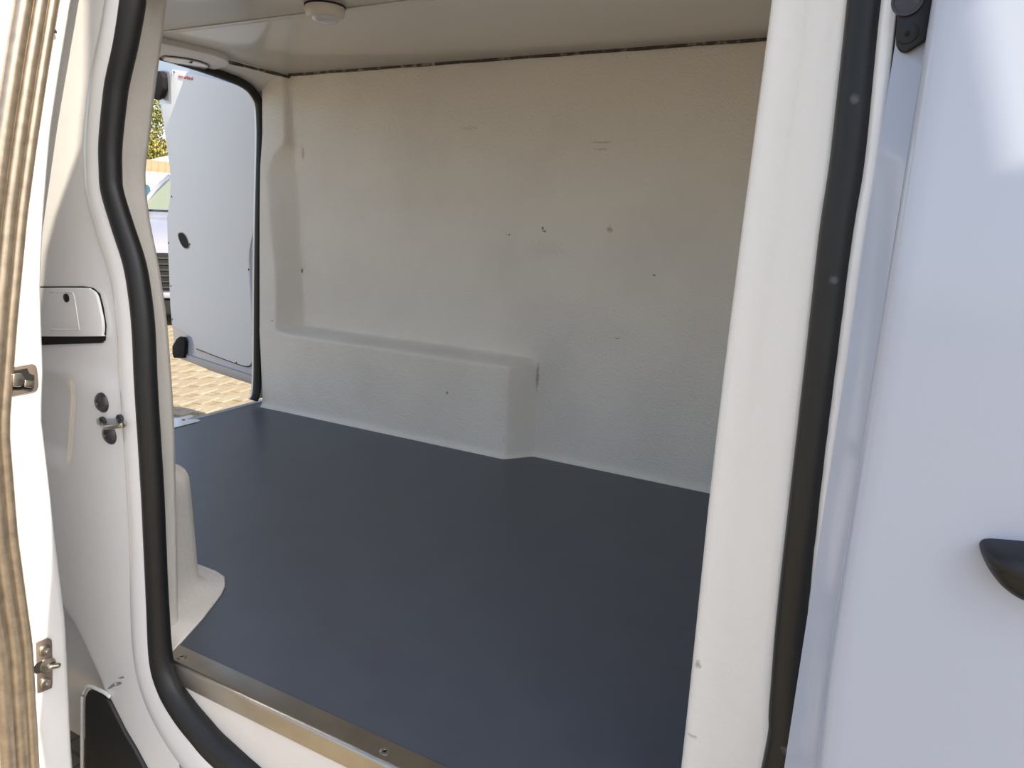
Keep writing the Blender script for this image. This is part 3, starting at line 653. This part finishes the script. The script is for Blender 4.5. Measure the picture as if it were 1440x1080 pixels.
for s in (-1, 1):
    mesh('side_window', [(.62, s*.90, 1.22), (-1.6, s*.90, 1.22), (-1.45, s*.83, 1.54), (-.3, s*.83, 1.56)], [(0, 1, 2, 3)], 'glass', cr)
    tube('roof_pillar', [np.array([.80, s*.83, 1.22]), np.array([.26, s*.77, 1.46]), np.array([-.23, s*.68, 1.66])], .03, 'carpaint', cr)
    hl = prism('headlamp', [(2.02, s*.88, .98), (2.13, s*.50, .93), (2.15, s*.50, .86), (2.12, s*.78, .82), (2.03, s*.90, .88)], (1, 0, 0), .03, 'lens', cr, .01)
    mir = box('mirror', (.55, s*1.0-.10, 1.15), (.68, s*1.0+.10, 1.30), 'black', cr, bev=.03)
gr = box('grille', (2.145, -.88, .40), (2.17, .88, .80), 'dark', cr, bev=.01)
for k in range(6): box('grille_bar', (2.165, -.86, .43+k*.062), (2.185, .86, .443+k*.062), 'bolt', gr)
box('bumper', (2.10, -.90, .32), (2.21, .90, .385), 'carpaint', cr, bev=.02)
box('lower_intake', (2.0, -.86, .14), (2.17, .86, .31), 'dark', cr, bev=.02)
for x in (-1.3, 1.35):
    for s in (-1, 1): lathe_wheel('wheel', (x, s*.82, .33), (0, s, 0), .33, .22, cr)
# white parked van further back
vx = -14.0; vy = at(216, 270, 0, vx)[1]; vz = at(205, 240, 0, vx)[2]-GZ          # rear side window's edge, roof height
prof = [(-2.3, .4), (-2.35, 1.0), (-2.3, vz-.13), (-2.1, vz), (.9, vz), (1.25, vz-.2), (1.7, 1.15), (2.35, .95), (2.45, .6), (2.4, .35), (2.1, .28), (-2.1, .28)]
pv_ = car('parked_van', (vx-.925, vy-.2, GZ), math.radians(-90), 'white van parked far behind the lavender car', 'van', 'vanpaint', prof, None, 1.85, None, 5)
wt, wb_ = at(205, 259, 0, vx)[2]-GZ, at(205, 291, 0, vx)[2]-GZ
def wing(x0, x1, z0, z1):
    for s in (1, -1):
        y0, y1 = .925*(1-.16*max(0, z0-.95))*1.01, .925*(1-.16*max(0, z1-.95))*1.01
        prism('window', [(x0, s*y0, z0), (x1, s*y0, z0), (x1, s*y1, z1-.05), (x1-.05, s*y1, z1), (x0+.05, s*y1, z1), (x0, s*y1, z1-.05)], (0, s, 0), .012, 'glass', pv_, .006)
wing(-.2, .75, wb_, wt); wing(.82, 1.2, wb_, wt-.08); wing(-2.1, -1.2, wb_, wt)
for x in (-1.4, 1.5):
    for s in (-1, 1): lathe_wheel('wheel', (x, s*.84, .33), (0, s, 0), .33, .22, pv_)
# board fence
fc = at(215, 234, 0, -17.0); fc[1] += 1.2; fc[0] -= 2.2
fe = empty('board_fence', (-19.2, fc[1], GZ), 'orange brown board fence in front of the yellow trees', 'fence')
ftop = at(215, 225, 0, -19.2)[2]-GZ
bmsh = box('board', (-.015, -.11, .02), (.015, .11, ftop), 'wood', fe, bev=.006)
fe_boards = [bmsh]
for i in range(1, 40):
    o = bmsh.copy(); C.objects.link(o); o.parent = fe; fe_boards.append(o)
for i, o in enumerate(fe_boards): o.location = (0, (i-20)*.226, random.uniform(-.01, .01))
box('rail', (.015, -4.6, ftop*.75), (.05, 4.6, ftop*.75+.08), 'wood', fe)
box('rail', (.015, -4.6, .3), (.05, 4.6, .38), 'wood', fe)
# small shed roof above the fence
rf = at(236, 228, 0, -20.8)
shed = empty('shed', (-21.0, rf[1]+1.3, GZ), 'pale sloping shed roof above the fence', 'shed')
rz_ = rf[2]-GZ
mesh('roof', [(-1.2, -1.6, rz_-.15), (1.2, -1.6, rz_-.15), (1.2, 1.8, rz_+.75), (-1.2, 1.8, rz_+.75), (-1.2, -1.6, rz_-.08), (1.2, -1.6, rz_-.08), (1.2, 1.8, rz_+.85), (-1.2, 1.8, rz_+.85)],
     [(0, 1, 2, 3), (4, 5, 6, 7), (0, 1, 5, 4), (1, 2, 6, 5), (2, 3, 7, 6), (3, 0, 4, 7)], 'roof', shed)
box('wall', (-1.0, -1.2, 0), (1.0, 1.6, rz_-.08), 'concrete', shed)
# trees
def tree(x, y, h, r, label, n, two=False, seed=1):
    rng = np.random.default_rng(seed)
    t = empty('tree', (x, y, GZ), label, 'tree', None)
    tube('trunk', [np.array([0, 0, 0.]), np.array([.05, .05, h*.3]), np.array([-.05, .1, h*.6]), np.array([.0, 0, h*.85])], [.20, .15, .10, .04], 'bark', t, 10, sqdir=(1, 0, 0))
    for k in range(7):
        a = k*2.4; z0 = h*(.25+.08*k); d = np.array([math.cos(a), math.sin(a), .7])
        tube('branch', [np.array([0, .05, z0]), np.array([0, .05, z0])+d*r*.4, np.array([0, .05, z0])+d*r*np.array([.8, .8, .9])], [.05, .03, .012], 'bark', t, 6, sqdir=(.1, .3, 1))
    for mi, mm in enumerate(('leaf', 'leaf2')):
        cnt = int(n*(.68 if mi == 0 else .32)); cl = rng.normal(size=(60, 3))*np.array([r*.42, r*.42, h*.24])+np.array([0, 0, h*.55])
        cl[:, 2] = np.clip(cl[:, 2], .6, h)
        c_ = cl[rng.integers(0, 60, cnt)]+rng.normal(size=(cnt, 3))*r*.16
        a1 = rng.normal(size=(cnt, 3)); a1 /= np.linalg.norm(a1, axis=1)[:, None]; a2 = np.cross(a1, rng.normal(size=(cnt, 3))); a2 /= np.linalg.norm(a2, axis=1)[:, None]
        s1, s2 = .06, .035
        V = np.stack([c_-a1*s1, c_+a2*s2, c_+a1*s1, c_-a2*s2], 1).reshape(-1, 3); I = np.arange(cnt*4).reshape(-1, 4)
        me = bpy.data.meshes.new('foliage'); me.from_pydata(V.tolist(), [], I.tolist()); me.update()
        link('foliage', me, mm, t, 'stuff')
tp = at(215, 200, 0, -25.5); tree(-26.2, tp[1], 6.3, 1.7, 'yellow green autumn tree directly above the board fence', 16000, seed=3)
tp = at(280, 200, 0, -29); tree(-29, tp[1]+1.5, 8.2, 1.8, 'second autumn tree hidden behind the open rear door', 9000, seed=5)
# pole added out of view between sun and van, shaped to shade its side
q = math.cos(SUN_AZ), math.sin(SUN_AZ)
tt = 3.4
PH = [0, 4.5, 4.73, 4.95, 5.3, 5.46, 5.55, 5.7, 5.9, 6.5, 7.3]
PL = [-.66, -.64, -.60, -.572, -.55, -.515, -.465, -.44, -.42, -.40, -.38]
def caster_c(h):
    l = float(np.interp(h, PH, PL)); r = float(np.interp(h, [4.28, 4.38, 4.5, 4.66, 4.80], [-.05, -.092, -.096, -.097, -.062])); return (l+r)/2, (r-l)/2
def caster_p(h):
    c_, r_ = caster_c(h); return np.array([c_*(-math.sin(SUN_AZ))+tt*q[0], c_*math.cos(SUN_AZ)+tt*q[1], h])
p0 = caster_p(0); p0[2] = 0
caster = empty('shade_caster', (p0[0], p0[1], GZ), 'added grey shade caster beside the van front, a tall tapering column', 'shade caster')
hh = sorted(PH+[4.28, 4.38, 4.66, 4.80])+[7.32]
tube('shaft', [caster_p(h)-p0 for h in hh], [caster_c(h)[1] for h in hh[:-1]]+[.03], 'concrete', caster, 32, sqdir=(1, 0, 0))
tube('foot', [np.array([0, 0, 0.]), np.array([0, 0, .14]), np.array([0, 0, .18])], [.42, .41, .30], 'concrete', caster, 32, sqdir=(1, 0, 0))
